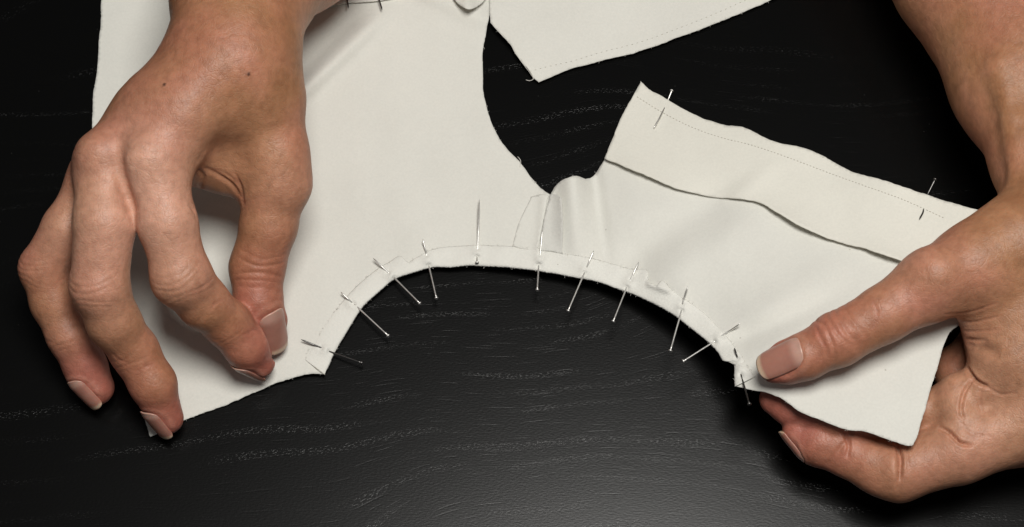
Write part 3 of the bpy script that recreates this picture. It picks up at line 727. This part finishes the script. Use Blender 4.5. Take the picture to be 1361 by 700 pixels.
# --- hand on the left of the scene, palm down, pinching the cloth
I_ = [(207, 222, 63, 41), (222, 295, 57, 39), (242, 368, 47, 37.5), (270, 402, 37, 34), (302, 430, 27, 31), (326, 459, 17, 29), (342, 480, 10, 24)]
Md = [(137, 214, 60, 35), (139, 295, 56, 41), (132, 380, 46, 38.5), (151, 428, 36, 35), (178, 466, 26, 32), (203, 510, 17, 30), (221, 555, 8, 23)]
Rg = [(125, 242, 48, 32), (88, 302, 42, 31), (57, 356, 33, 31), (72, 402, 26, 30), (92, 446, 18, 29), (113, 486, 11, 28), (127, 514, 7.5, 25)]
Pk = [(165, 228, 40, 26), (115, 290, 28, 24), (105, 345, 20, 22), (118, 385, 13, 19), (130, 415, 7, 18)]
Th = [(366, 205, 46, 40), (371, 245, 41, 39), (357, 298, 33, 37), (342, 355, 24, 36), (343, 400, 17, 32), (351, 428, 12, 29), (357, 444, 9, 22)]
palm1 = [[(440, -290, 34, 165), (372, -105, 48, 128), (320, -4, 58, 86)], [(320, -4, 58, 86), (312, 45, 62, 77), (306, 90, 63, 75)],
         [(298, 85, 63, 66), (250, 150, 64, 56), (207, 220, 62, 42)], [(285, 95, 60, 60), (215, 150, 61, 52), (143, 212, 58, 36)],
         [(285, 100, 54, 54), (200, 170, 52, 50), (130, 238, 48, 34)], [(290, 100, 48, 50), (215, 190, 42, 46), (168, 232, 40, 28)],
         [(332, 75, 62, 60), (350, 135, 54, 52), (366, 205, 46, 41)], [(305, 90, 58, 64), (300, 160, 48, 58)], [(255, 200, 46, 40), (300, 216, 40, 38), (345, 234, 38, 38)]]
tend1 = [[(290, 90, 68, 18), (245, 150, 69, 19), (207, 205, 67, 20)], [(270, 90, 66, 16), (190, 160, 66, 16), (143, 200, 63, 17)]]
blob1 = [(192, 208, 69, 25, 0.004), (126, 204, 66, 20, 0.004), (382, 246, 41, 22, 0.006), (238, 370, 47, 27, 0.006)]
I_, Md, Rg, Pk, Th = (lower(c) for c in (I_, Md, Rg, Pk, Th)); palm1 = [lower(c) for c in palm1]; tend1 = [lower(c) for c in tend1]; blob1 = lower(blob1)
def J_(c, i, n, cr, red=0.4, pale=0.0, m0=0.15): return dict(a=c[i-1], j=c[i], b=c[i+1], n=n, cr=cr, red=red, pale=pale, m0=m0)
joints1 = [J_(I_, 2, (-0.3, 0.2, 1), PIPC), J_(I_, 4, (-0.4, -0.3, 0.9), DIPC, .4), J_(Md, 2, (-0.3, 0.2, 1), PIPC), J_(Md, 4, (-0.5, -0.2, 0.9), DIPC, .4),
           J_(Rg, 2, (-0.5, 0.2, 0.9), PIPC), J_(Rg, 4, (-0.5, -0.2, 0.9), DIPC, .4),
           J_(Th, 3, (0.3, 0, 1), [(-0.5, .18*MM, .45*MM), (-0.2, .36*MM, .45*MM), (0.05, .40*MM, .5*MM), (0.3, .30*MM, .45*MM), (0.6, .15*MM, .45*MM)], .5),
           dict(a=(250, 150, 64, 50), j=(200, 215, 57, 40), b=I_[1], n=(-0.2, 0.1, 1), cr=[(-.3, .12*MM, .5*MM), (.2, .12*MM, .5*MM)], red=0.3, pale=0.6),
           dict(a=(190, 160, 64, 50), j=(126, 208, 54, 34), b=Md[1], n=(-0.4, 0.2, 1), cr=[(0, .1*MM, .5*MM)], red=0.6, pale=0.2),
           dict(a=(366, 180, 64, 50), j=(385, 246, 38, 34), b=Th[2], n=(0.6, 0.0, 0.8), cr=[(0, .1*MM, .5*MM)], red=0.35, pale=0.1)]
nails1 = [dict(ch=Th, n=(0.55, -0.1, 0.82), hw=0.0050, hl=0.0080, over=0.001, taper=1.5),
          dict(ch=I_, n=(-0.66, -0.62, 0.42), hw=0.0042, hl=0.0058),
          dict(ch=Md, n=(-0.63, -0.32, 0.70), hw=0.0041, hl=0.0060),
          dict(ch=Rg, n=(-0.63, -0.30, 0.70), hw=0.0040, hl=0.0058)]
build_hand('hand with two moles on its back, thumb and index finger pinching the cloth flat', palm1,
           [dict(c=I_), dict(c=Md), dict(c=Rg), dict(c=Pk), dict(c=Th)], blob1, joints1, nails1,
           [(330, 99, 75, 0.00055), (218, 112, 70, 0.0005)], tendons=tend1,
           fair=[(200, 225, 62, .020, .40), (222, 290, 56, .016, .35), (140, 300, 56, .018, .35), (85, 310, 42, .014, .35), (140, 400, 44, .015, .25), (380, 250, 44, .014, .2), (245, 370, 46, .010, .25), (90, 440, 21, .01, .2)],
           folds=[(26, 2.2, 52, [(300, 204)]),
                  (2.2, .8, 50, [(262, 222), (271, 236), (266, 252)]), (2.0, .6, 50, [(252, 272), (260, 282), (262, 292)]),
                  (2.4, .8, 46, [(272, 224), (290, 234), (308, 246), (320, 262)]), (2.0, .6, 44, [(312, 232), (320, 250), (324, 272)]),
                  (1.6, .35, 46, [(284, 226), (302, 234), (316, 244)]), 
                  (8, 1.3, 60, [(166, 188), (158, 212), (164, 245), (176, 285)]),
                  (1.8, .2, 20, [(203, 484), (192, 488), (182, 494)]), (1.8, .2, 26, [(344, 438), (334, 440), (326, 446)]),
                  (1.6, .2, 24, [(150, 470), (158, 478), (168, 482)]), (1.5, .2, 30, [(296, 398), (286, 404), (280, 412)]),
                  (1.7, .2, 45, [(286, 366), (274, 378), (258, 388)]), (1.6, .2, 38, [(90, 368), (80, 372), (74, 380)]),
                  (11, -.22, 70, [(285, 70), (262, 120), (225, 180)]), (10, -.15, 68, [(262, 100), (205, 165), (160, 205)])])

# --- hand on the right, thumb above and fingers below the cloth
Th2 = [(1300, 350, 50, 54), (1236, 380, 50, 47), (1176, 416, 48, 37.5), (1113, 451, 45, 35.5), (1072, 473, 42, 30), (1046, 482, 39, 27), (1029, 487, 38, 22)]
Ix2 = [(1370, 505, 34, 42), (1305, 535, 27, 33), (1262, 541, 25, 30), (1180, 552, 25, 28), (1110, 556, 24, 27), (1050, 540, 22, 24), (1030, 530, 21, 21)]
Md2 = [(1400, 545, 30, 56), (1275, 597, 25, 45), (1195, 626, 21, 40), (1160, 616, 20, 34), (1128, 600, 19, 33), (1090, 588, 19, 31), (1063, 574, 19, 24)]
Rg2 = [(1400, 570, 20, 44), (1280, 600, 12, 32), (1215, 618, 8, 28), (1165, 610, 7, 24), (1130, 600, 7, 22)]
Pk2 = [(1430, 560, 18, 38), (1330, 580, 9, 26), (1280, 590, 8, 24), (1240, 590, 7, 20)]
palm2 = [[(1420, 440, 24, 60), (1330, 465, 18, 50), (1275, 492, 13, 36)], [(1215, -230, 30, 150), (1300, -50, 34, 118), (1362, 105, 38, 92)], [(1362, 105, 38, 92), (1394, 207, 44, 76), (1425, 300, 48, 78)],
         [(1425, 300, 48, 78), (1350, 325, 50, 62), (1300, 350, 50, 54)], [(1430, 330, 44, 80), (1400, 420, 40, 72), (1352, 478, 36, 54)],
         [(1430, 350, 38, 80), (1430, 470, 34, 76), (1405, 540, 30, 60)], [(1310, 385, 42, 46), (1335, 432, 38, 48), (1352, 470, 36, 54)], [(1460, 380, 30, 70), (1440, 540, 22, 50)]]
tend2 = [[(1330, 90, 55, 14), (1345, 160, 55, 10), (1352, 230, 55, 8)]]
blob2 = [(1246, 362, 56, 32, 0.005), (1273, 520, 31, 25, 0.004), (1274, 548, 31, 25, 0.004), (1304, 520, 34, 20, 0.003), (1120, 588, 21, 24, 0.003), (1172, 632, 20, 26, 0.003)]
joints2 = [J_(Th2, 3, (0.1, 0.35, 0.95), [(-0.75, .3*MM, .5*MM), (-0.35, .45*MM, .55*MM), (-0.05, .6*MM, .6*MM), (0.2, .6*MM, .5*MM), (0.5, .3*MM, .5*MM)], .6),
           J_(Th2, 1, (0.2, 0.5, 0.9), [(-0.2, .1*MM, .5*MM), (0.2, .1*MM, .5*MM)], .5, .35),
           J_(Md2, 2, (-0.1, 0.4, 0.9), [(0.0, 1.3*MM, .8*MM)], .3, 0, -0.6), J_(Md2, 4, (-0.1, 0.4, 0.9), [(0.15, 1.0*MM, .8*MM)], .3, 0, -0.6)]
nails2 = [dict(ch=Th2, n=(-0.05, 0.42, 0.90), hw=0.0053, hl=0.0074, over=0.0004, curv=1.1, taper=2.2),
          dict(ch=Md2, n=(-0.6, -0.72, -0.10), hw=0.0044, hl=0.0056)]
build_hand('hand holding the lifted cloth, thumb on top and fingers curled beneath', palm2,
           [dict(c=Th2), dict(c=Ix2, kf=0.0015), dict(c=Md2), dict(c=Rg2), dict(c=Pk2)], blob2, joints2, nails2, [], tendons=tend2,
           fair=[(1240, 375, 60, .018, .12), (1280, 600, 34, .03, .2), (1300, 520, 40, .02, .2)],
           folds=[(3.0, 1.4, 46, [(1236, 434), (1250, 446), (1266, 452), (1290, 458)]), (2.2, .9, 44, [(1248, 442), (1275, 450), (1310, 452)]),
                  (1.6, .4, 46, [(1256, 432), (1285, 440), (1330, 438)]), (1.6, .35, 46, [(1262, 424), (1292, 428), (1330, 420)]), (1.5, .3, 46, [(1255, 418), (1290, 414), (1325, 402)]),
                  (9, 1.2, 42, [(1296, 462), (1330, 470)]), (2.4, 1.8, 38, [(1284, 488), (1297, 505), (1312, 514)]),
                  (2.2, 1.5, 34, [(1293, 503), (1282, 520), (1277, 545), (1281, 556)]), (2.2, .5, 34, [(1306, 512), (1302, 530), (1306, 552)]), 
                  (2.4, 2.2, 32, [(1249, 568), (1262, 575), (1276, 588), (1290, 592)]), (1.8, .3, 34, [(1274, 556), (1290, 575), (1318, 580)]), (1.8, .3, 38, [(1312, 514), (1330, 524), (1350, 522)]),
                  (2.6, 1.6, 26, [(1193, 592), (1197, 610), (1197, 636)]), (2.4, 1.2, 24, [(1120, 574), (1128, 588), (1126, 606)]), (1.4, .35, 26, [(1204, 594), (1207, 612), (1206, 630)]),
                  (1.5, .3, 44, [(1160, 400), (1166, 416), (1160, 436)]), (1.5, .3, 44, [(1084, 430), (1088, 446), (1096, 460)])])
